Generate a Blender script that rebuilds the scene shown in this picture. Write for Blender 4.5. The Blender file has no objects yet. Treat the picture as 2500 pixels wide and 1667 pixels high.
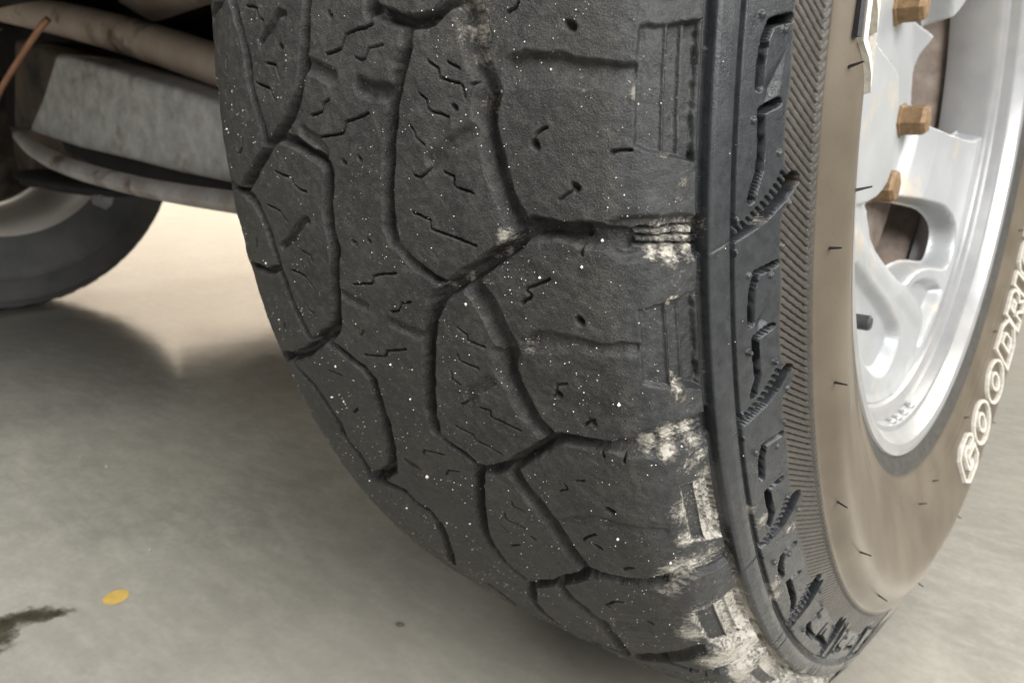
import bpy, bmesh, math, json
import numpy as np
from mathutils import Vector, Matrix

# ------------------------------------------------------------------ camera, world, light
scn = bpy.context.scene
COL = scn.collection
AX = 0.385                      # height of the wheel axle above the floor
cam_d = bpy.data.cameras.new("camera")
cam = bpy.data.objects.new("camera", cam_d); COL.objects.link(cam)
cam_d.sensor_width = 36.0
cam_d.lens = 1920.926 / 2500 * 36
cam_d.clip_start = 0.01; cam_d.clip_end = 200
_yaw, _pit, _rol = 0.68322, -0.25427, -0.00634
cam.matrix_world = (Matrix.Translation((0.22003, -0.57493, AX - 0.02709)) @ Matrix.Rotation(_yaw, 4, 'Z')
                    @ Matrix.Rotation(math.pi / 2 + _pit, 4, 'X') @ Matrix.Rotation(-_rol, 4, 'Z'))
cam_d.dof.use_dof = True
cam_d.dof.focus_distance = 0.265
cam_d.dof.aperture_fstop = 20
scn.camera = cam

w = bpy.data.worlds.new("World"); scn.world = w; w.use_nodes = True
bg = w.node_tree.nodes["Background"]
bg.inputs[0].default_value = (1.0, 0.97, 0.93, 1); bg.inputs[1].default_value = 0.27

def area(name, loc, target, sx, sy, energy, color):
    l = bpy.data.lights.new(name, 'AREA'); l.shape = 'RECTANGLE'; l.size = sx; l.size_y = sy
    l.energy = energy; l.color = color
    o = bpy.data.objects.new(name, l); COL.objects.link(o); o.location = loc
    o.rotation_euler = (Vector(target) - Vector(loc)).to_track_quat('-Z', 'Y').to_euler()
    return o
area("daylight", (2.9, -1.2, 2.1), (0.1, -0.15, 0.3), 2.2, 2.2, 290, (1.0, .99, .97))
area("front_daylight", (-0.6, -1.9, 3.0), (-0.2, -0.4, 0.25), 2.4, 1.4, 90, (1.0, .99, .96))
area("side_fill", (1.3, 2.8, 2.2), (0.5, 0.5, 0.0), 2.0, 1.6, 150, (1.0, .94, .83))  # added fill lamp, brightens the floor right of the tyre
area("far_side_daylight", (-3.9, 2.6, 2.6), (-4.6, 2.2, 0.6), 3.0, 2.0, 220, (1.0, .93, .85))
scn.view_settings.view_transform = 'Standard'; scn.view_settings.look = 'None'
scn.view_settings.exposure = 0.0; scn.view_settings.gamma = 1.0
scn.render.engine = 'CYCLES'
scn.cycles.max_bounces = 6

# ------------------------------------------------------------------ helpers
rng = np.random.default_rng(7)
def tag(o, label=None, cat=None, group=None, kind=None):
    if label: o['label'] = label
    if cat: o['category'] = cat
    if group: o['group'] = group
    if kind: o['kind'] = kind
    return o
def empty(name, loc=(0, 0, 0)):
    o = bpy.data.objects.new(name, None); o.empty_display_size = .05; COL.objects.link(o); o.location = loc; return o
def link_mesh(name, me, mat, parent=None):
    o = bpy.data.objects.new(name, me); COL.objects.link(o)
    if mat: me.materials.append(mat)
    if parent: o.parent = parent
    return o
def np_mesh(name, V, F, attr=None, normals=None, smooth=True):
    """V (n,3) array, F (m,4) or (m,3) index array"""
    me = bpy.data.meshes.new(name); k = F.shape[1]
    me.vertices.add(len(V)); me.vertices.foreach_set("co", np.ascontiguousarray(V, np.float32).ravel())
    me.loops.add(F.size); me.loops.foreach_set("vertex_index", np.ascontiguousarray(F, np.int32).ravel())
    me.polygons.add(len(F)); me.polygons.foreach_set("loop_start", np.arange(0, F.size, k, dtype=np.int32))
    me.polygons.foreach_set("use_smooth", np.full(len(F), smooth))
    me.update(calc_edges=True); me.validate(verbose=False)
    if attr is not None:
        a = me.color_attributes.new("wear", 'FLOAT_COLOR', 'POINT'); a.data.foreach_set("color", np.ascontiguousarray(attr, np.float32).ravel())
    if normals is not None and len(me.vertices) == len(normals):
        me.normals_split_custom_set_from_vertices(normals.tolist())
    return me
def bm_obj(name, bm, mat, parent=None, smooth=True):
    me = bpy.data.meshes.new(name); bm.normal_update(); bm.to_mesh(me); bm.free()
    if smooth:
        for p in me.polygons: p.use_smooth = True
        me.set_sharp_from_angle(angle=math.radians(38))
    return link_mesh(name, me, mat, parent)
def tube_bm(bm, pts, rad, n=14, flat=1.0, updir=(0, 0, 1)):
    pts = [Vector(p) for p in pts]; rings = []
    for i, p in enumerate(pts):
        t = (pts[min(i + 1, len(pts) - 1)] - pts[max(i - 1, 0)]).normalized()
        a = Vector(updir); a = (a - t * a.dot(t)).normalized(); b = t.cross(a)
        r = rad[i] if hasattr(rad, '__len__') else rad
        rings.append([bm.verts.new(p + a * (r * math.cos(q)) + b * (r * flat * math.sin(q))) for q in [2 * math.pi * k / n for k in range(n)]])
    for A, B in zip(rings, rings[1:]):
        for k in range(n): bm.faces.new((A[k], A[(k + 1) % n], B[(k + 1) % n], B[k]))
    bm.faces.new(rings[0][::-1]); bm.faces.new(rings[-1])
def spline(pts, n=8):
    P = [np.array(p, float) for p in pts]; P = [2 * P[0] - P[1]] + P + [2 * P[-1] - P[-2]]; out = []
    for i in range(1, len(P) - 2):
        for s in np.linspace(0, 1, n, endpoint=False):
            a, b, c, d = P[i - 1:i + 3]
            out.append(.5 * (2 * b + (c - a) * s + (2 * a - 5 * b + 4 * c - d) * s * s + (3 * b - a - 3 * c + d) * s ** 3))
    out.append(P[-2]); return [tuple(o) for o in out]
def lathe_np(prof, n, t0=0, t1=2 * math.pi, cx=0.0):
    prof = np.array(prof, float); th = np.linspace(t0, t1, n)
    X = np.repeat(prof[:, :1], n, 1); R = prof[:, 1:2]
    V = np.stack([X + cx, -R * np.cos(th), -R * np.sin(th) + AX], -1).reshape(-1, 3)
    i, j = np.meshgrid(np.arange(len(prof) - 1), np.arange(n - 1), indexing='ij'); b = (i * n + j).ravel()
    return V, np.stack([b, b + n, b + n + 1, b + 1], -1)
def smooth01(x): x = np.clip(x, 0, 1); return x * x * (3 - 2 * x)

# ------------------------------------------------------------------ materials
def mat_base(name):
    m = bpy.data.materials.new(name); m.use_nodes = True; nt = m.node_tree
    return m, nt, nt.nodes["Principled BSDF"]
def N(nt, t, **kw):
    n = nt.nodes.new(t)
    for k, v in kw.items():
        if k.startswith('_'): setattr(n, k[1:], v)
        else: n.inputs[k.replace('__', ' ')].default_value = v
    return n
def noise(nt, scale, detail=6, rough=.6, coord='Object', stretch=None):
    tc = nt.nodes.new('ShaderNodeTexCoord'); n = N(nt, 'ShaderNodeTexNoise', Scale=scale, Detail=detail, Roughness=rough)
    if stretch:
        mp = nt.nodes.new('ShaderNodeMapping'); mp.inputs['Scale'].default_value = stretch
        nt.links.new(tc.outputs[coord], mp.inputs[0]); nt.links.new(mp.outputs[0], n.inputs['Vector'])
    else: nt.links.new(tc.outputs[coord], n.inputs['Vector'])
    return n.outputs['Fac']
def ramp(nt, fac, stops):
    r = nt.nodes.new('ShaderNodeValToRGB'); nt.links.new(fac, r.inputs[0]); e = r.color_ramp.elements
    while len(e) < len(stops): e.new(.5)
    for k, (p, c) in enumerate(stops): e[k].position = p; e[k].color = (c, c, c, 1) if not hasattr(c, '__len__') else (*c, 1)
    return r.outputs[0]
def mix(nt, fac, a, b):
    n = nt.nodes.new('ShaderNodeMix'); n.data_type = 'RGBA'
    for s, v in ((n.inputs[0], fac), (n.inputs[6], a), (n.inputs[7], b)):
        if hasattr(v, 'is_output'): nt.links.new(v, s)
        else: s.default_value = v if not hasattr(v, '__len__') else (*v, 1)[:4]
    return n.outputs[2]
def math_n(nt, op, a, b=0.0, clamp=False):
    n = nt.nodes.new('ShaderNodeMath'); n.operation = op; n.use_clamp = clamp
    for s, v in ((n.inputs[0], a), (n.inputs[1], b)):
        if hasattr(v, 'is_output'): nt.links.new(v, s)
        else: s.default_value = v
    return n.outputs[0]
def bump(nt, bsdf, h, strength, dist):
    b = nt.nodes.new('ShaderNodeBump'); b.inputs['Strength'].default_value = strength; b.inputs['Distance'].default_value = dist
    nt.links.new(h, b.inputs['Height']); nt.links.new(b.outputs[0], bsdf.inputs['Normal'])
def simple_mat(name, c1, c2, scale, rough=(.5, .7), metal=0.0, c3=None, scale3=4, t3=(.55, .62), bmp=.2, bscale=None, bdist=.001):
    m, nt, b = mat_base(name)
    col = mix(nt, ramp(nt, noise(nt, scale), [(.32, 0.), (.68, 1.)]), c1, c2)
    if c3: col = mix(nt, ramp(nt, noise(nt, scale3, 8, .65), [(t3[0], 0.), (t3[1], 1.)]), col, c3)
    nt.links.new(col, b.inputs['Base Color'])
    nt.links.new(ramp(nt, noise(nt, scale * 1.7), [(.3, rough[0]), (.7, rough[1])]), b.inputs['Roughness'])
    b.inputs['Metallic'].default_value = metal
    if bmp: bump(nt, b, noise(nt, bscale or scale * 5, 8), bmp, bdist)
    return m

def tyre_material():
    m, nt, b = mat_base("tyre rubber")
    at = nt.nodes.new('ShaderNodeAttribute'); at.attribute_name = 'wear'
    sp = nt.nodes.new('ShaderNodeSeparateColor'); nt.links.new(at.outputs['Color'], sp.inputs[0])
    dust, brown, sheen = sp.outputs[0], sp.outputs[1], sp.outputs[2]
    big = noise(nt, 38, 5, .6); mid = noise(nt, 240, 6, .7); fine = noise(nt, 1500, 4, .7); vfine = noise(nt, 3600, 3, .7)
    rub = mix(nt, ramp(nt, big, [(.35, 0.), (.65, 1.)]), (.013, .013, .014), (.026, .026, .025))
    rub = mix(nt, math_n(nt, 'MULTIPLY', ramp(nt, mid, [(.46, 0.), (.66, 1.)]), .55), rub, (.070, .067, .055))
    rub = mix(nt, math_n(nt, 'MULTIPLY', ramp(nt, vfine, [(.56, 0.), (.68, 1.)]), .55), rub, (.22, .215, .195))
    rub = mix(nt, sheen, rub, mix(nt, ramp(nt, mid, [(.3, 0.), (.7, 1.)]), (.013, .0145, .017), (.034, .037, .041)))
    br = mix(nt, ramp(nt, noise(nt, 22, 5, .5), [(.35, 0.), (.65, 1.)]), (.080, .064, .046), (.116, .096, .071))
    col = mix(nt, brown, rub, br)
    n1 = ramp(nt, noise(nt, 800, 10, .8), [(.30, 0.), (.70, 1.)]); n2 = ramp(nt, noise(nt, 620, 8, .75, stretch=(.09, 1, 1)), [(.32, 0.), (.68, 1.)])
    n3 = ramp(nt, noise(nt, 70, 4, .6), [(.3, 0.), (.7, 1.)])
    nn = math_n(nt, 'ADD', math_n(nt, 'ADD', math_n(nt, 'MULTIPLY', n1, .40), math_n(nt, 'MULTIPLY', n2, .40)), math_n(nt, 'MULTIPLY', n3, .22))
    f = math_n(nt, 'DIVIDE', math_n(nt, 'SUBTRACT', math_n(nt, 'ADD', math_n(nt, 'MULTIPLY', dust, .72), nn), .93), .26, True)
    f = math_n(nt, 'MULTIPLY', f, .86)
    dc = mix(nt, noise(nt, 160, 5), (.30, .275, .23), (.62, .59, .53))
    pit = ramp(nt, noise(nt, 700, 5, .7), [(.26, 1.), (.38, 0.)])
    col = mix(nt, math_n(nt, 'MULTIPLY', pit, .55), col, (.012, .012, .012))
    col = mix(nt, f, col, dc)
    nt.links.new(col, b.inputs['Base Color'])
    rg = mix(nt, sheen, ramp(nt, mid, [(.3, .38), (.7, .60)]), ramp(nt, big, [(.35, .20), (.65, .36)]))
    rg = mix(nt, brown, rg, (.39, .39, .39))
    rg = mix(nt, f, rg, (.9, .9, .9))
    nt.links.new(rg, b.inputs['Roughness'])
    b.inputs['Specular IOR Level'].default_value = .4
    # bump fades where the rubber is smooth (moulded sidewall)
    hh = math_n(nt, 'ADD', math_n(nt, 'MULTIPLY', fine, .6), math_n(nt, 'MULTIPLY', mid, .8))
    hh = math_n(nt, 'MULTIPLY', hh, math_n(nt, 'SUBTRACT', 1.0, math_n(nt, 'MULTIPLY', brown, .93)))
    hh = math_n(nt, 'MULTIPLY', hh, math_n(nt, 'SUBTRACT', 1.0, math_n(nt, 'MULTIPLY', sheen, .72)))
    hh = math_n(nt, 'ADD', hh, math_n(nt, 'MULTIPLY', f, .55))
    bump(nt, b, hh, .95, .0011)
    return m

M_TYRE = tyre_material()
M_LETTER = simple_mat("white letter rubber", (.42, .395, .345), (.62, .59, .54), 260, (.5, .6), bmp=.1)
M_LETBLK = simple_mat("black rubber", (.02, .02, .022), (.045, .046, .05), 120, (.4, .55), bmp=.1)
M_RIM = simple_mat("silver wheel paint", (.29, .30, .31), (.36, .37, .38), 14, (.40, .50), .25, (.50, .42, .31), 22, (.58, .74), bmp=.04)
M_LIP = simple_mat("machined lip", (.33, .34, .35), (.40, .40, .40), 40, (.30, .38), .5, (.45, .40, .34), 45, (.70, .78), bmp=.03)
M_DRUM = simple_mat("rusty drum", (.13, .095, .075), (.24, .20, .17), 60, (.7, .85), 0, (.30, .13, .07), 40, (.6, .72))
M_NUT = simple_mat("rusty lug nut", (.13, .075, .035), (.25, .165, .085), 200, (.45, .65), .3, (.20, .10, .05), 160, (.55, .7))
M_ARM = simple_mat("weathered grey steel", (.36, .365, .355), (.62, .62, .60), 48, (.6, .8), 0, (.20, .15, .11), 11, (.58, .70), bmp=.8, bscale=120, bdist=.003)
M_LIPARM = simple_mat("muddy arm edge", (.26, .22, .19), (.44, .43, .42), 20, (.5, .7), 0, (.13, .09, .06), 16, (.52, .64), bmp=.3)
M_TIE = simple_mat("dusty rusted tube", (.46, .36, .29), (.60, .50, .42), 16, (.6, .8), 0, (.15, .11, .08), 9, (.56, .66), bmp=.35)
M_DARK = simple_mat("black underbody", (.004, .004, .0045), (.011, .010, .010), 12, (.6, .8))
M_BROWN = simple_mat("brown oily steel", (.09, .068, .05), (.17, .13, .095), 9, (.55, .75), 0, (.02, .017, .014), 5, (.5, .62))
M_COPPER = simple_mat("copper pipe", (.42, .20, .11), (.55, .30, .18), 60, (.4, .6), .2)
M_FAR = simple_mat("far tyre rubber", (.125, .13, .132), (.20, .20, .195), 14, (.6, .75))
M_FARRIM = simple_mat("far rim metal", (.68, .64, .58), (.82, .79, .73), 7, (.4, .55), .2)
M_BOLT = simple_mat("bright bolt", (.5, .5, .52), (.6, .6, .62), 40, (.25, .35), .8)
M_YEL = simple_mat("yellow paint", (.42, .28, .06), (.52, .36, .10), 120, (.5, .65))
M_MUD = simple_mat("dried mud", (.035, .028, .016), (.075, .062, .04), 40, (.8, .95), bmp=.6)
def stain_material():
    m, nt, b = mat_base("damp dirt stain"); at = nt.nodes.new('ShaderNodeAttribute'); at.attribute_name = 'wear'; sp = nt.nodes.new('ShaderNodeSeparateColor'); nt.links.new(at.outputs['Color'], sp.inputs[0])
    nt.links.new(mix(nt, ramp(nt, noise(nt, 70, 6), [(.35, 0.), (.65, 1.)]), (.020, .017, .009), (.055, .047, .028)), b.inputs['Base Color']); b.inputs['Roughness'].default_value = .5
    a = math_n(nt, 'ADD', math_n(nt, 'MULTIPLY', sp.outputs[0], 1.15), math_n(nt, 'MULTIPLY', noise(nt, 75, 8, .7), 2.3)); nt.links.new(math_n(nt, 'DIVIDE', math_n(nt, 'SUBTRACT', a, 1.38), .8, True), b.inputs['Alpha'])
    return m
M_STAIN = stain_material()
M_PEB = simple_mat("pebble", (.06, .05, .04), (.10, .085, .065), 60, (.7, .9))
M_PALE = simple_mat("pale pebble", (.30, .29, .26), (.42, .40, .37), 200, (.6, .8), bmp=0)
M_GRIT = simple_mat("quartz grit", (.50, .485, .45), (.74, .72, .68), 300, (.25, .5), bmp=0)
M_WALL = simple_mat("cream wall", (.70, .61, .50), (.76, .68, .57), 3, (.8, .9), bmp=.1)

def floor_material():
    m, nt, b = mat_base("polished concrete")
    a = noise(nt, 6, 8, .62); s2 = noise(nt, 26, 8, .62, stretch=(1, 2.2, 1)); s3 = noise(nt, 150, 8, .7); bg_ = noise(nt, 1.7, 4, .5)
    c = mix(nt, ramp(nt, a, [(.34, 0.), (.66, 1.)]), (.235, .230, .200), (.33, .322, .282))
    c = mix(nt, math_n(nt, 'MULTIPLY', ramp(nt, s2, [(.42, 0.), (.64, 1.)]), .45), c, (.41, .40, .352))
    c = mix(nt, math_n(nt, 'MULTIPLY', ramp(nt, s3, [(.4, 0.), (.66, 1.)]), .35), c, (.19, .18, .165))
    c = mix(nt, math_n(nt, 'MULTIPLY', ramp(nt, bg_, [(.4, 0.), (.62, 1.)]), .5), c, (.29, .268, .225))
    nt.links.new(c, b.inputs['Base Color'])
    nt.links.new(ramp(nt, noise(nt, 9, 6), [(.3, 0.09), (.7, 0.17)]), b.inputs['Roughness'])
    b.inputs['Specular IOR Level'].default_value = 0.75
    bump(nt, b, noise(nt, 60, 8), .12, .002)
    return m
M_FLOOR = floor_material()

# ------------------------------------------------------------------ setting
bm = bmesh.new(); bmesh.ops.create_grid(bm, x_segments=8, y_segments=8, size=20)
fl = bm_obj("floor", bm, M_FLOOR, smooth=False); tag(fl, kind='structure')
bm = bmesh.new(); bmesh.ops.create_cube(bm, size=1); bm.transform(Matrix.Translation((-5.6, 3.0, 1.3)) @ Matrix.Rotation(-.45, 4, 'Z') @ Matrix.Diagonal((.15, 11, 2.6, 1)))
gw = bm_obj("reflected_wall", bm, M_WALL, smooth=False); tag(gw, "cream wall added out of view beyond the car to brighten the floor reflection", "wall")  # added unseen wall that gives the floor its bright cream reflection

# ------------------------------------------------------------------ tyre
PR = np.array([(-.1168,.2271),(-.1228,.2411),(-.1346,.2787),(-.1406,.3047),(-.1334,.3193),(-.1155,.3607),(-.1035,.380),(-.060,.388),(0,.390),(.060,.388),(.1035,.380),(.1155,.3607),(.1334,.3193),(.1406,.3047),(.1346,.2787),(.1228,.2411),(.1168,.2271)])
def catmull(P, n=10):
    P = np.vstack([2 * P[0] - P[1], P, 2 * P[-1] - P[-2]]); out = []
    for i in range(1, len(P) - 2):
        p0, p1, p2, p3 = P[i - 1:i + 3]; t = [0]
        for a, b in ((p0, p1), (p1, p2), (p2, p3)): t.append(t[-1] + np.linalg.norm(b - a) ** .5)
        for s in np.linspace(t[1], t[2], n, endpoint=False):
            A1 = (t[1]-s)/(t[1]-t[0])*p0+(s-t[0])/(t[1]-t[0])*p1; A2 = (t[2]-s)/(t[2]-t[1])*p1+(s-t[1])/(t[2]-t[1])*p2; A3 = (t[3]-s)/(t[3]-t[2])*p2+(s-t[2])/(t[3]-t[2])*p3
            B1 = (t[2]-s)/(t[2]-t[0])*A1+(s-t[0])/(t[2]-t[0])*A2; B2 = (t[3]-s)/(t[3]-t[1])*A2+(s-t[1])/(t[3]-t[1])*A3
            out.append((t[2]-s)/(t[2]-t[1])*B1+(s-t[1])/(t[2]-t[1])*B2)
    out.append(P[-2]); return np.array(out)
PC = catmull(PR, 7)
UC = np.r_[0, np.cumsum(np.linalg.norm(np.diff(PC, axis=0), axis=1))]; UC -= np.interp(0, PC[:, 0], UC); UC *= 1000
_sf = np.linspace(UC[0], UC[-1], 1400)
def _gs(a):                                  # light smoothing removes profile kinks
    k = np.hanning(25); k /= k.sum(); p = np.pad(a, 12, 'edge'); o = np.convolve(p, k, 'valid'); o[:12] = a[:12]; o[-12:] = a[-12:]; return o
XF, RF = _gs(np.interp(_sf, UC, PC[:, 0])), _gs(np.interp(_sf, UC, PC[:, 1]))
_dx, _dr = np.gradient(XF, _sf), np.gradient(RF, _sf); _l = np.hypot(_dx, _dr); NXF, NRF = -_dr / _l, _dx / _l
def tyre_pt(th, s, h):                       # th rad, s mm along the profile, h mm outward
    x = np.interp(s, _sf, XF) + np.interp(s, _sf, NXF) * h * .001
    r = np.interp(s, _sf, RF) + np.interp(s, _sf, NRF) * h * .001
    return np.stack([x, -r * np.cos(th), np.maximum(-r * np.sin(th) + AX, .0006)], -1)

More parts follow.
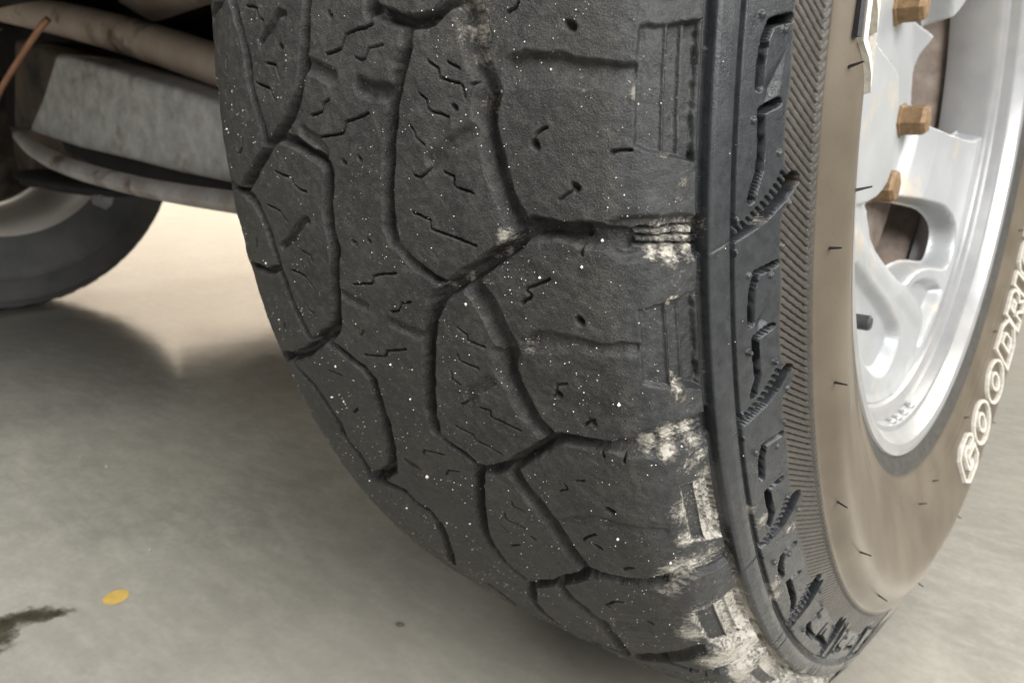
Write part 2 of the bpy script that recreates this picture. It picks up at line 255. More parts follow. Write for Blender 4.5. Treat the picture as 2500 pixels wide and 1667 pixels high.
FEAT = json.loads(r'''{"gr":[[2.2,5,2.5,[[-79.8,-80.4],[-52.4,-75.7],[-30.5,-71.4],[-1.5,-67.9],[18.3,-67.5],[37.0,-65.2],[62.9,-60.7],[85.0,-60.3],[97.5,-67.2],[118.5,-78.7],[127.6,-85.8]]],[1.6,5,2.0,[[112.0,-104.0],[124.5,-103.0],[129.8,-92.4],[133.7,-84.2]]],[2.2,5,2.5,[[133.7,-84.2],[137.7,-78.2],[156.3,-73.6],[175.5,-70.8],[194.8,-69.6],[211.7,-68.8],[223.7,-68.4],[247.9,-66.9],[270.6,-64.3],[291.3,-61.7],[305.2,-58.8],[321.1,-68.5],[337.5,-85.2],[354.0,-102.0]]],[1.3,3,2.0,[[214.2,-69.2],[222.5,-79.9],[222.2,-97.5]]],[2.0,5,2.5,[[347.4,-87.9],[360.9,-81.6],[376.7,-74.7],[402.1,-69.9],[423.3,-66.8],[449.8,-68.9],[472.1,-62.6],[495.5,-61.8],[518.9,-64.3]]],[2.0,5.5,2.4,[[-71.8,-24.2],[-51.5,-25.2],[-32.8,-25.9],[-8.2,-27.8],[8.0,-29.6],[23.4,-32.2],[41.6,-36.3],[56.6,-41.9],[69.8,-50.1]]],[1.8,4.5,2.4,[[85.0,-60.3],[74.6,-54.3],[69.8,-50.1],[72.5,-45.1],[76.0,-38.7],[86.6,-29.2],[95.8,-21.3]]],[2.8,6,2.6,[[95.8,-21.3],[104.6,-20.4],[117.8,-21.7],[135.0,-23.5],[157.2,-25.0],[173.1,-24.0],[195.0,-26.3],[227.8,-30.5],[254.2,-33.6],[269.7,-36.8],[281.6,-42.9],[290.5,-50.0],[305.2,-58.8]]],[1.8,4.5,2.4,[[290.5,-50.0],[294.3,-46.5],[299.6,-39.1],[308.1,-31.0],[317.1,-24.9]]],[2.8,6,2.6,[[317.1,-24.9],[326.9,-21.9],[352.8,-22.9],[373.2,-23.7],[385.8,-23.5],[420.2,-28.0],[446.3,-31.5],[468.8,-36.6],[491.2,-46.8],[520.7,-63.8]]],[1.8,4.5,2.4,[[520.7,-63.8],[513.0,-51.2],[511.4,-35.8],[527.0,-32.1]]],[2.4,6,2.6,[[527.0,-32.1],[537.8,-24.4],[560.1,-23.2],[601.5,-28.3],[648.0,-35.6],[707.0,-48.7]]],[2.0,4.5,2.4,[[-49.6,5.9],[-32.5,11.1],[-26.2,17.5],[-19.2,26.0]]],[2.6,5.0,2.8,[[-19.2,26.0],[-1.3,24.6],[15.1,21.5],[34.7,18.7],[50.2,17.2],[70.5,15.2],[95.6,12.8],[121.4,10.7],[141.4,10.1],[151.0,9.5],[163.0,10.7]]],[1.6,3.5,2.2,[[163.0,10.7],[173.5,14.2],[183.6,20.4],[195.5,30.1],[201.1,34.9]]],[2.6,6,2.8,[[201.1,34.9],[207.9,30.3],[219.2,26.3],[236.9,22.7],[256.4,19.9],[281.4,16.9],[312.0,13.2],[350.2,9.3],[374.5,7.7]]],[1.4,3.0,2.2,[[374.5,7.7],[385.4,12.4],[391.5,19.5],[407.4,27.2]]],[2.4,6,2.6,[[407.4,27.2],[429.6,23.6],[463.5,18.8],[495.3,15.0],[533.6,11.0],[563.4,10.5]]],[1.4,3,2.2,[[563.4,10.5],[592.7,12.0],[611.2,18.4],[626.9,21.7]]],[2.2,5,2.4,[[626.9,21.7],[690.4,10.9],[735.7,7.4],[760.8,8.3]]],[1.8,5,2.2,[[-19.2,26.0],[-18.5,32.1],[-20.6,36.5],[-27.3,41.6],[-36.4,45.7]]],[6.0,6.5,4.5,[[-44.6,45.7],[-31.8,50.1],[-15.6,51.8],[-1.8,53.4]]],[3.6,6.5,3,[[-1.8,53.4],[13.3,55.0],[27.1,57.6],[36.3,59.5]]],[3.4,6.5,3,[[36.3,59.5],[45.9,58.1],[60.3,57.9],[76.9,59.3],[94.0,60.6],[113.2,62.7],[128.4,65.0],[140.8,67.2]]],[2.8,6,2.6,[[145.4,67.8],[156.1,64.1],[170.5,55.3],[185.4,45.9],[194.0,40.1],[201.1,34.9]]],[4.2,4.5,4,[[192.3,43.7],[199.6,47.5],[211.3,50.5],[229.1,53.1],[244.9,55.9],[255.4,57.1]]],[3.8,6,3.4,[[263.6,54.8],[283.9,55.8],[304.5,58.5],[322.7,61.2],[342.8,67.0]]],[2.2,5.5,2.4,[[345.2,67.8],[365.4,57.8],[388.9,45.6],[407.0,32.5],[407.4,27.2]]],[3.8,4.5,3.6,[[394.5,44.5],[417.1,47.2],[438.7,51.5],[457.1,54.5],[479.0,57.4],[502.8,58.9],[527.8,61.4],[537.2,64.5]]],[2.0,5,2.4,[[534.9,65.1],[552.2,58.1],[586.4,42.4],[613.3,28.2],[626.9,21.7]]],[3.6,4,3.4,[[595.2,41.5],[617.5,43.8],[635.2,47.5],[652.1,51.5],[672.7,53.6],[701.4,54.1],[771.7,50.5]]],[3.6,6,2.6,[[144.8,67.8],[141.5,72.3],[140.7,78.7],[143.6,88.4]]],[4.6,6,3.0,[[143.6,88.4],[145.3,96.8],[146.8,101.7]]],[8.0,6,5.0,[[146.8,101.7],[147.0,106.3],[148.1,111.2],[150.2,118.2],[155.0,127.5]]],[3.0,6,2.4,[[344.2,67.9],[338.5,72.8],[338.1,78.3],[338.2,86.7],[338.0,94.4]]],[4.2,6,3.0,[[338.0,94.4],[336.2,99.6],[333.4,105.5]]],[7.0,6,4.5,[[333.4,105.5],[331.8,111.2],[335.1,120.8],[337.3,126.8]]],[3.0,6,2.4,[[533.1,65.3],[533.6,71.3],[531.9,78.2],[527.8,88.8],[523.5,96.4]]],[6.0,6,4.0,[[523.5,96.4],[513.6,103.3],[505.7,110.2],[519.5,124.7]]],[4.5,5,3.5,[[792.0,54.7],[720.3,80.5],[666.7,100.7],[672.7,115.3],[690.7,125.5]]]],"si":[[[-54.3,-67.3],[-49.7,-58.2],[-42.1,-57.4],[-38.5,-54.2]],[[1.2,-54.1],[4.4,-46.9],[9.8,-46.2],[15.4,-45.1]],[[18.8,-62.3],[21.9,-60.2],[25.4,-52.6],[31.0,-51.4],[36.7,-49.3]],[[-8.9,-85.3],[-0.2,-86.0]],[[75.1,-79.0],[84.4,-80.8],[90.8,-84.5]],[[-1.6,-15.3],[-5.2,-7.1],[-14.9,-4.5],[-21.5,9.5]],[[5.2,0.6],[7.9,3.2],[6.0,5.8],[-2.0,7.6],[-4.7,13.8]],[[36.7,-15.2],[40.3,-18.3],[48.0,-20.5],[50.4,-23.3],[50.9,-26.8]],[[72.3,-23.6],[67.1,-9.3],[58.2,-6.7],[50.6,5.3]],[[11.4,34.4],[17.6,38.6],[24.3,39.0],[26.8,41.4],[29.6,46.7]],[[12.6,42.3],[17.6,46.9]],[[36.9,29.8],[41.7,32.6],[48.1,33.0],[51.7,35.7],[53.8,42.1]],[[62.3,25.5],[67.1,27.3],[71.9,27.4],[76.7,31.1]],[[102.4,24.7],[103.5,27.3],[92.2,33.9]],[[99.2,38.7],[101.4,42.9],[108.6,42.3],[111.5,43.7],[114.7,49.8]],[[105.4,-56.1],[111.6,-44.5],[118.8,-43.3],[124.5,-36.1]],[[141.4,-67.1],[146.7,-58.0],[156.7,-53.8]],[[30.8,47.8],[38.6,48.5]],[[31.2,51.2],[26.8,55.7]],[[135.6,22.4],[140.3,30.3],[148.1,30.1],[158.3,49.6]],[[141.4,-67.1],[146.7,-58.0],[154.1,-56.2],[157.5,-53.9]],[[185.0,-47.3],[189.9,-41.8],[198.4,-41.1]],[[212.6,-59.3],[216.6,-49.3],[222.4,-47.1],[228.3,-45.0]],[[249.9,-55.5],[256.5,-54.5],[259.1,-50.5]],[[183.7,-83.3],[194.8,-85.6]],[[288.0,-79.9],[294.8,-81.5]],[[212.4,-17.0],[212.6,-12.7],[209.9,-6.4],[201.7,-4.2],[196.9,2.4],[194.5,8.6]],[[236.3,1.8],[232.3,6.3],[224.8,8.3],[221.3,14.1]],[[295.0,-22.1],[291.3,-9.5],[282.0,-6.5],[276.3,5.5]],[[238.1,35.1],[244.0,38.9],[249.9,39.0],[253.6,46.5]],[[267.8,32.4],[273.8,32.8],[276.2,36.1],[277.7,41.3]],[[289.3,27.2],[297.4,27.3],[300.6,30.6]],[[272.7,-21.3],[265.3,-17.9]],[[325.8,27.9],[315.0,33.2]],[[322.6,37.6],[324.4,41.9],[332.9,42.0],[338.7,54.2]],[[356.9,21.6],[362.5,29.5],[368.1,29.5],[374.9,42.3]],[[417.0,-6.3],[411.0,-4.4],[406.4,7.5]],[[438.5,3.4],[429.9,6.5],[424.6,13.6]],[[389.2,-47.1],[379.5,-41.8]],[[333.7,-54.2],[337.1,-44.5]],[[446.6,38.2],[453.9,37.6],[456.1,43.5]],[[469.2,31.7],[482.5,30.5],[487.7,39.2]],[[498.4,25.3],[507.4,28.7]],[[535.5,25.9],[525.5,31.4]],[[63.3,78.6],[68.5,74.5],[72.8,73.9],[76.0,73.0]],[[-26.4,69.1],[-23.5,68.6],[-20.1,65.5]],[[105.9,87.5],[110.9,85.5],[116.7,81.9]],[[82.7,98.4],[80.5,101.3],[80.6,104.2]],[[180.3,77.1],[182.3,76.4],[191.7,68.0],[194.4,67.6],[197.9,69.1],[201.4,68.3],[205.5,65.0]],[[149.2,88.8],[159.8,88.2]],[[150.6,94.1],[154.6,94.4]],[[153.6,100.4],[158.2,100.5]],[[277.3,77.9],[280.1,74.6],[286.5,73.6],[291.1,71.8]],[[309.4,87.0],[317.8,82.1]],[[385.6,76.9],[390.3,72.8]],[[397.8,67.8],[404.1,68.5],[409.0,64.6]],[[501.8,86.8],[509.3,81.9]],[[343.4,87.5],[353.0,86.8]],[[343.1,95.3],[353.2,94.2]],[[605.4,63.6],[599.8,65.4],[585.2,70.6],[578.3,75.4]],[[460.0,75.4],[476.9,67.8]]],"nt":[[0.8,2.2,1.6,[[-40.7,-39.4],[-42.8,-42.7],[-34.1,-47.0],[-25.0,-53.7],[-16.4,-57.5]]],[1.6,1.6,3,[[92.2,33.9],[76.7,42.2],[65.6,54.3]]],[0.9,2.2,1.6,[[152.8,-38.1],[153.5,-41.7],[164.6,-47.4],[177.2,-53.7],[187.8,-62.4]]],[1.2,1.4,2.4,[[228.7,-25.5],[236.4,-13.3]]],[1.5,1.6,2.6,[[315.0,33.2],[289.9,45.4]]],[2,2,2.5,[[7.4,-26.3],[12.1,-19.7],[18.0,-13.3]]],[2.2,2.6,2.5,[[27.1,2.0],[32.5,7.0],[33.3,15.7]]],[1.6,1.6,2.5,[[67.5,-33.1],[75.7,-25.6],[85.0,-21.2]]],[1.2,1.4,2.2,[[247.0,0.4],[252.9,9.3],[255.1,19.0]]],[1.2,1.6,2,[[444.3,-21.4],[448.3,-15.7]]]],"pits":[[1.6,2.5,[-7.1,85.5]],[1.6,3,[75.5,73.7]],[1.4,2.5,[106.5,86.8]],[1.7,3,[214.5,85.4]],[1.3,3,[288.0,73.6]],[1.3,2,[312.5,85.2]],[1.7,3,[417.1,84.7]],[1.5,2.5,[481.4,73.7]],[1.5,2.5,[611.9,83.3]],[1.2,1.5,[93.4,-10.5]],[1.2,1.5,[89.1,-1.7]],[1.2,1.5,[169.0,-11.6]],[1.2,1.5,[165.8,-3.0]],[1.4,2,[-13.5,-42.9]],[1.2,1.5,[-34.9,-13.0]],[1.3,2,[501.2,41.0]],[1.1,2,[46.6,44.2]],[1.3,1.6,[604.3,64.3]],[1.2,1.6,[686.8,73.1]]],"ramps":[[5.0,[[12.8,66.0],[10.6,72.1],[15.3,86.5],[19.4,95.2],[21.6,102.5],[21.9,105.2]],[[37.7,63.1],[34.2,70.4],[34.9,81.8],[36.6,93.6],[41.6,103.4],[43.3,105.4]]],[4.0,[[241.0,64.1],[230.7,70.5],[232.2,83.0],[236.2,94.7],[234.3,99.4],[236.6,103.8]],[[255.0,60.8],[252.0,69.1],[245.3,84.4],[244.2,94.4],[245.8,103.5],[246.0,104.4]]],[2.6,[[453.9,59.5],[432.8,76.2],[435.0,91.2],[439.2,103.7]],[[464.5,58.9],[444.2,75.1],[445.8,90.4],[450.9,104.5]]],[2.2,[[662.0,53.1],[645.9,65.0],[621.7,81.7]],[[686.1,52.8],[669.9,63.1],[642.7,79.4]]]],"rec":[[[-4.4,105.5],[-11.2,126.6],[93.9,126.3],[77.0,104.8]],[[206.0,105.2],[200.3,127.1],[295.6,126.2],[272.3,104.8]],[[390.3,112.4],[397.5,126.0],[487.8,128.0],[466.5,112.7]],[[581.1,104.7],[580.3,122.0],[667.4,124.3],[655.1,105.7]],[[787.5,112.1],[785.4,123.9],[908.0,124.6],[890.8,115.2]]],"sl":[[0.9,3.5,0.7,[[-21.3,157.5],[-18.3,153.3],[-15.0,150.2],[-2.4,148.4],[10.4,147.7],[24.5,147.5],[36.7,147.5]]],[0.9,3.5,0.7,[[49.4,155.6],[56.3,149.0],[89.0,149.8],[108.0,149.3],[121.3,147.6],[132.3,146.2]]],[0.9,3.5,0.7,[[199.2,157.4],[202.6,149.0],[218.7,147.3],[240.0,146.6],[252.0,146.6]]],[0.9,3.5,0.7,[[264.0,155.7],[268.4,148.3],[289.3,148.3],[313.7,148.9],[331.0,146.3]]],[0.9,3.5,0.7,[[401.6,157.5],[401.3,149.4],[417.6,147.4],[444.6,146.6]]],[0.9,3.5,0.7,[[465.1,155.3],[468.9,148.1],[491.7,148.4],[507.5,148.6],[522.4,146.2]]],[0.9,3.5,0.7,[[591.9,156.2],[594.0,149.9],[607.9,147.5],[633.7,146.4]]],[0.9,3.5,0.7,[[658.7,154.5],[656.3,148.9],[687.7,148.7],[710.8,147.8],[728.0,145.5]]],[0.9,3.5,0.7,[[812.3,154.9],[809.2,149.1],[829.5,146.8],[867.9,146.8]]],[0.9,3.5,0.7,[[890.9,152.8],[895.6,149.2],[956.1,146.7]]]],"slit":[[[120.0,163.7],[129.4,161.3],[137.9,158.2],[147.9,153.3],[155.4,148.5],[160.0,144.3],[164.6,139.6]],[[324.0,162.1],[338.0,157.1],[348.0,152.0],[354.6,145.6],[359.4,140.7],[362.9,136.3]],[[509.7,161.2],[528.2,156.6],[540.4,151.2],[548.1,143.5],[550.4,137.0]],[[714.1,162.4],[728.3,157.0],[741.8,149.4],[750.5,141.6],[749.0,135.2]],[[970.4,160.8],[991.3,152.8],[1007.1,141.7],[1000.8,136.1]]],"facet":[[[35.0,147.8],[2.7,157.1],[31.8,156.8],[49.0,155.3],[54.6,149.1]],[[251.3,147.1],[224.5,157.3],[247.4,156.6],[261.8,155.4],[265.8,148.4]]],"nub":[[-20.4,146.3],[-10.9,155.9],[64.2,146.0],[94.4,157.2],[148.2,140.4],[142.6,162.4],[177.2,140.0],[202.7,145.8],[209.8,155.5],[183.7,159.9],[280.8,145.1],[305.3,156.4],[280.8,145.1],[305.3,156.4],[346.3,161.9],[346.7,140.3],[388.5,159.9],[376.6,140.0],[405.5,145.4],[415.5,155.5],[502.5,157.2],[538.2,161.9],[566.8,140.2],[595.2,145.1],[604.2,153.0]],"swn":[[17.8,183.2],[150.0,200.0],[200.8,180.8],[373.5,183.9],[580.3,181.0],[750.9,187.4],[987.1,184.6],[1420.0,234.5]],"dust":[[-35,50,9,0.95],[-14,52,7,0.9],[7,54,5,0.8],[45,58,5,0.7],[100,61,4,0.4],[-16,26,5,0.6],[15,21,5,0.6],[34,19,5,0.6],[30,84,8,0.6],[32,90,7,0.6],[41,105,4,0.9],[84,114,4,0.8],[-6,123,3,0.5],[20,123,3,0.5],[74,124,3,0.5],[108,121,4,0.7],[119,120,4,0.6],[141,106,8,0.6],[147,114,10,0.85],[148,123,8,0.85],[163,116,6,1],[159,110,5,1],[164,124,5,0.9],[148,61,5,0.9],[172,52,3,0.7],[166,58,3,0.8],[193,40,5,0.8],[204,31,5,0.8],[190,53,5,0.5],[186,118,8,0.5],[204,116,5,0.9],[246,65,7,0.6],[276,114,5,1],[285,116,5,1],[297,117,5,0.8],[310,120,4,0.6],[260,113,2,0.6],[335,103,7,1],[329,111,8,1],[333,119,6,1],[347,110,6,1],[349,120,6,0.9],[371,117,8,0.8],[367,121,6,0.9],[389,122,6,0.8],[421,116,12,1],[459,117,10,1],[460,112,8,1],[414,121,8,0.9],[508,104,12,1],[503,110,12,1],[506,118,10,1],[536,100,8,0.8],[597,110,16,1],[602,118,14,1],[623,101,12,1],[670,113,16,1],[745,117,18,1],[832,123,16,1],[708,104,14,1],[934,128,12,0.9],[479,139,6,0.8],[506,144,6,0.8],[421,144,6,0.6],[637,142,7,0.8],[661,140,8,0.8],[556,156,6,0.9],[64,140,6,0.5],[48,142,4,0.5],[869,142,6,0.6],[151,151,4,0.9],[168,-74,30,0.25],[75,-89,15,0.25],[265,-73,25,0.25],[382,-47,30,0.3],[566,-48,20,0.4],[727,-12,25,0.45],[690,-32,20,0.5]]}''')
K = .384                                     # mm of tread per millirad
T0, T1 = -150., 1235.
DT, DS = 1.0, .38
TH = np.arange(T0, T1, DT); SS = np.arange(-118., 178.5, DS)
nT, nS = len(TH), len(SS)
def vnoise(cells, amp, seed):
    r = np.random.default_rng(seed); a, b = cells; g = r.standard_normal((a + 2, b + 2))
    yi = np.linspace(0, a, nS); xi = np.linspace(0, b, nT); y0 = np.minimum(yi.astype(int), a - 1 + 1); x0 = np.minimum(xi.astype(int), b)
    fy = smooth01(yi - y0)[:, None]; fx = smooth01(xi - x0)[None]
    v = (g[y0][:, x0] * (1 - fy) * (1 - fx) + g[y0 + 1][:, x0] * fy * (1 - fx) + g[y0][:, x0 + 1] * (1 - fy) * fx + g[y0 + 1][:, x0 + 1] * fy * fx)
    return v * amp
TG, SG = np.meshgrid(TH, SS)
XM = TG * K + np.where(SG < 127, vnoise((50, 100), .28, 1) + vnoise((130, 260), .14, 2), 0)
YM = SG + np.where(SG < 127, vnoise((50, 100), .28, 3) + vnoise((130, 260), .14, 4), 0)
H = np.zeros((nS, nT))
def window(x0, x1, y0, y1):
    a = max(0, int((x0 / K - T0) / DT) - 1); b = min(nT, int((x1 / K - T0) / DT) + 2)
    c = max(0, int((y0 + 118) / DS) - 1); e = min(nS, int((y1 + 118) / DS) + 2)
    return (slice(c, e), slice(a, b)) if (b > a and e > c) else None
def pdist(poly, w0, w1, m):
    """distance to polyline minus a width that runs from w0 to w1"""
    P = np.array(poly, float); P[:, 0] *= K
    W = window(P[:, 0].min() - m, P[:, 0].max() + m, P[:, 1].min() - m, P[:, 1].max() + m)
    if W is None: return None, None
    x, y = XM[W], YM[W]; D = np.full(x.shape, 1e3); n = len(P) - 1
    for i in range(n):
        a, b = P[i], P[i + 1]; ab = b - a; L = max(ab @ ab, 1e-9)
        t = np.clip(((x - a[0]) * ab[0] + (y - a[1]) * ab[1]) / L, 0, 1)
        D = np.minimum(D, np.hypot(x - a[0] - t * ab[0], y - a[1] - t * ab[1]) - (w0 + (w1 - w0) * (i + t) / n))
    return W, D
def groove(poly, w, dp, wall, w1=None):
    W, D = pdist(poly, w, w if w1 is None else w1, w + wall + 2)
    if W is None: return
    H[W] = np.minimum(H[W], -dp * smooth01((wall - D) / wall))
def sdf_poly(poly, x, y):
    P = np.array(poly, float); D = np.full(x.shape, 1e9); ins = np.zeros(x.shape, bool); n = len(P)
    for i in range(n):
        a, b = P[i], P[(i + 1) % n]; ab = b - a; t = np.clip(((x - a[0]) * ab[0] + (y - a[1]) * ab[1]) / max(ab @ ab, 1e-9), 0, 1)
        D = np.minimum(D, np.hypot(x - a[0] - t * ab[0], y - a[1] - t * ab[1]))
        c = (a[1] > y) != (b[1] > y)
        with np.errstate(divide='ignore', invalid='ignore'): xi = (b[0] - a[0]) * (y - a[1]) / (b[1] - a[1]) + a[0]
        ins ^= c & (x < xi)
    return np.where(ins, D, -D)              # positive inside
PITCH = 204.
def shifted(poly, k): return [[p[0] + k * PITCH, p[1]] for p in poly]
def mean_t(poly): return sum(p[0] for p in poly) / len(poly)
def with_copies(items, key, lo=(95, 299), hi=(330, 534)):
    """the traced run of tread plus whole-pitch copies above and below it"""
    out = list(items)
    for it in items:
        m = mean_t(key(it))
        for k in range(2, 5):
            if hi[0] <= m < hi[1] and m + k * PITCH > 690 and m + k * PITCH < 1300: out.append((it, k))
        for k in (-1, -2):
            if lo[0] <= m < lo[1] and m + k * PITCH < -70: out.append((it, k))
    return [(o if isinstance(o, tuple) else (o, 0)) for o in out]

# features: grooves, ramped shoulder grooves, stepped shoulder recesses, sipes, notches, pits
for (w_, dp, wl, pl), k in with_copies(FEAT['gr'], lambda g: g[3]):
    pl = shifted(pl, k); sm = sum(p[1] for p in pl) / len(pl)
    if w_ >= 6 and sm > 95:                  # outer end of a shoulder groove: shallow, with fine ribs along it
        groove(pl, w_ * .62, dp * .42, wl * .5)
        for o in (-w_ * 1.15, -w_ * .1, w_ * .95):
            groove([[p[0] + o * (.55 + .45 * i / (len(pl) - 1)), p[1]] for i, p in enumerate(pl)], .25, dp * .8, .7)
    else:
        if 55 < sm < 72 and w_ >= 3.3: groove([[p[0] - 4, p[1] - 2.6] for p in pl], w_ * .25, dp * .42, 3.4)   # long worn bevel on the inner side
        groove(pl, w_ * .42, dp * (.85 if sm > 80 else 1.15), wl * .85)
for (w_, dp, wl, pl), k in with_copies(FEAT['nt'], lambda g: g[3]): groove(shifted(pl, k), w_ * .6, dp, wl)
for pl, k in with_copies(FEAT['si'], lambda g: g): groove(shifted(pl, k), .10, 1.2 + 1.6 * rng.random(), .48)
for (r_, dp, p), k in with_copies(FEAT['pits'], lambda g: [g[2]]): groove(shifted([p, [p[0] + 1.5, p[1] + .8]], k), r_ * .25, dp, r_ * .85)
for (dp, up, lo), k in with_copies(FEAT['ramps'], lambda g: g[1]):
    up, lo = shifted(up, k), shifted(lo, k); u, l = np.array(sorted(up, key=lambda q: q[1])), np.array(sorted(lo, key=lambda q: q[1]))
    W = window(u[:, 0].min() * K - 4, l[:, 0].max() * K + 4, u[0, 1] - 4, u[-1, 1] + 4)
    if W is None: continue
    x, y = XM[W] / K, YM[W]; tu, tl = np.interp(y, u[:, 1], u[:, 0]), np.interp(y, l[:, 1], l[:, 0])
    t = (x - tu) / (tl - tu); prof = smooth01((x - tu) * K / 2.2 + .7) * np.clip(1 - t, 0, 1) ** .75
    H[W] = np.minimum(H[W], -dp * .5 * prof * smooth01((y - u[0, 1] + 3) / 4) * smooth01((u[-1, 1] + 2 - y) / 2.5))
for q, k in with_copies(FEAT['rec'], lambda g: g):
    q = shifted(q, k); P = [[a * K, b] for a, b in q]; P[1][1] = P[2][1] = 126.2
    xs, ys = [p[0] for p in P], [p[1] for p in P]; W = window(min(xs) - 3, max(xs) + 3, min(ys) - 3, max(ys) + 3)
    if W is None: continue
    s_ = sdf_poly(P, XM[W], YM[W]); s0, s1 = (P[0][1] + P[3][1]) / 2, 126.2; u = (SG[W] - s0) / (s1 - s0)
    lev = np.where(u < .42, 1.7, np.where(u < .70, 3.2, 4.6))
    lev = lev - 1.6 * np.exp(-((u - .43) / .035) ** 2) - 1.8 * np.exp(-((u - .71) / .035) ** 2)
    e = smooth01((s_ + .6) / 1.3); H[W] = np.where(s_ > -.6, np.minimum(H[W], -lev * e), H[W])

# continuous relief across the profile: worn face, shoulder chamfer, rib, flat band, hatch, rope, sidewall
S_ = SG
H += np.where(S_ < 126, vnoise((40, 80), .16, 5) + vnoise((160, 320), .07, 6), 0)
Hs = np.interp(S_, [-130, 96, 98.5, 125.4, 126.3, 128.0, 128.7, 130.2, 134.5, 136.6, 138.0, 139.4, 140.2, 158, 171.2, 171.9, 172.6, 173.6, 174.4, 176, 300],
               [0, 0, -.35, -.35, -3.2, -3.2, .9, 1.5, 1.5, 1.2, -.9, -2.4, -.35, -.3, -.3, -.1, .25, .25, -.5, -.6, -.6])
outer = {'sl': FEAT['sl'], 'slit': FEAT['slit']}
for (w_, dp, wl, pl), k in with_copies(FEAT['sl'], lambda g: g[3]): groove(shifted(pl, k), w_ * 1.15, 10.0, .55)
def slit_copies(): return with_copies(FEAT['slit'], lambda g: g, (95, 299), (330, 600))
tops = []
for pl, k in slit_copies():
    pl = shifted(pl, k); tops.append(pl[0]); groove(pl, 2.3, 10.0, .6, .6)
    P = np.array(pl); L = np.r_[0, np.cumsum(np.hypot(np.diff(P[:, 0]) * K, np.diff(P[:, 1])))]
    for f in np.linspace(.04, .86, 11):
        a, b = np.interp(f * L[-1], L, P[:, 0]), np.interp(f * L[-1], L, P[:, 1]); g = 7.0 - 2.5 * f
        groove([[a - 1.5, b - 1], [a - 1.5 * g, b - .62 * g]], .28, 1.5, .5)
for pl, k in with_copies(FEAT['facet'], lambda g: g):
    P = [[a * K, b] for a, b in shifted(pl, k)]; xs, ys = [p[0] for p in P], [p[1] for p in P]
    W = window(min(xs) - 3, max(xs) + 3, min(ys) - 3, max(ys) + 3)
    if W is None: continue
    s_ = sdf_poly(P, XM[W], YM[W]); H[W] -= 1.6 * smooth01(s_ / 4.5)
for (a, b), k in with_copies(FEAT['nub'], lambda g: [g]):
    a += k * PITCH; W = window(a * K - 3, a * K + 3, b - 3, b + 3)
    if W is None: continue
    H[W] += 1.0 * np.sqrt(np.clip(1 - ((TG[W] - a) * K / 1.25) ** 2 - ((SG[W] - b) / 1.25) ** 2, 0, 1))
left = 159.6 + .5 * np.sin(TG / 16)
for a, b in tops: left = left + 5.2 * smooth01(1 - np.abs(TG - a - 8) / 26)
ph = ((TG - 2.95 * (S_ - 158.5)) / 9.406) % 1.0
hat = -1.1 * smooth01((.15 - np.abs(ph - .5)) / .07) * (S_ > left) * (S_ < 171.2) * smooth01((S_ - left) / .8)
rope = -.3 * np.clip(1 - np.abs(((TG + 3.2 * (S_ - 172.7)) / 9.406) % 1 - .5) / .2, 0, 1) * (np.abs(S_ - 172.7) < 1.2)
HB = H.copy()
H = H * np.where((S_ > 128.3) & (S_ < 139.8), .0, 1) + Hs + hat + rope
# faint marks where the shoulder grooves cross the rib
for pl, k in slit_copies():
    a = shifted(pl, k)[-1][0]; H -= .35 * np.exp(-((TG - a + (S_ - 134) * .9) / 1.6) ** 2) * ((S_ > 128.5) & (S_ < 138.5))

# wear masks: R dust, G browned sidewall, B smooth bluish shoulder
A = np.zeros((nS, nT, 4)); A[..., 3] = 1
for a, b, r_, s_ in FEAT['dust']:
    if 50 < b < 75 and a < 60: s_, r_ = s_ * 1.15, r_ * 1.25
    W = window(a * K - r_ * 2.2, a * K + r_ * 2.2, b - r_ * 2.2, b + r_ * 2.2)
    if W is None: continue
    dd = np.hypot((TG[W] - a) * K, SG[W] - b) / r_; A[W][..., 0] = np.maximum(A[W][..., 0], s_ * np.exp(-(dd * 1.05) ** 2))
deep = smooth01((-HB - 2.0) / 3) * (S_ < 126)
A[..., 0] = np.clip(np.maximum(A[..., 0], deep * (.16 + .30 * smooth01((S_ - 98) / 14))), 0, 1)
groove_edge = np.exp(-((HB + .9) / .75) ** 2) * (S_ < 126) * (HB < -.25) * smooth01(vnoise((40, 80), .6, 21) + vnoise((140, 280), .4, 22) + .45)
A[..., 0] = np.maximum(A[..., 0], .52 * groove_edge)
late = smooth01((TG - 380) / 320)
A[..., 0] = np.maximum(A[..., 0], (.38 + .6 * late) * ((S_ > 126) & (S_ < 128.6)))
A[..., 0] = np.maximum(A[..., 0], (.50 + .42 * late) * late * smooth01((S_ - 98) / 10) * (S_ < 126.2))
for q_, k in with_copies(FEAT['rec'], lambda g: g):
    q_ = shifted(q_, k); P = [[a * K, b] for a, b in q_]; P[1][1] = P[2][1] = 126.2; xs, ys = [p[0] for p in P], [p[1] for p in P]
    W = window(min(xs) - 3, max(xs) + 3, min(ys) - 3, max(ys) + 3)
    if W is None: continue
    s_ = sdf_poly(P, TG[W] * K, SG[W]); u = (SG[W] - (P[0][1] + P[3][1]) / 2) / (126.2 - (P[0][1] + P[3][1]) / 2); st_ = min(1, max(.22, (mean_t(q_) - 180) / 260))
    band = np.where(u > .44, 1., .5) * st_ * .95 * (s_ > 0); edge = .9 * st_ * np.exp(-(s_ / 1.2) ** 2); keep_ = A[W][..., 0] * np.where((s_ > 0) & (u < .4), .45, 1)
    A[W][..., 0] = np.maximum(keep_, np.maximum(band, edge))
A[..., 0] = np.maximum(A[..., 0], .40 * late * ((S_ > 140) & (S_ < 157)))
A[..., 0] = np.maximum(A[..., 0], .52 * smooth01((TG - 470) / 260) * smooth01((-S_ + 25) / 60))
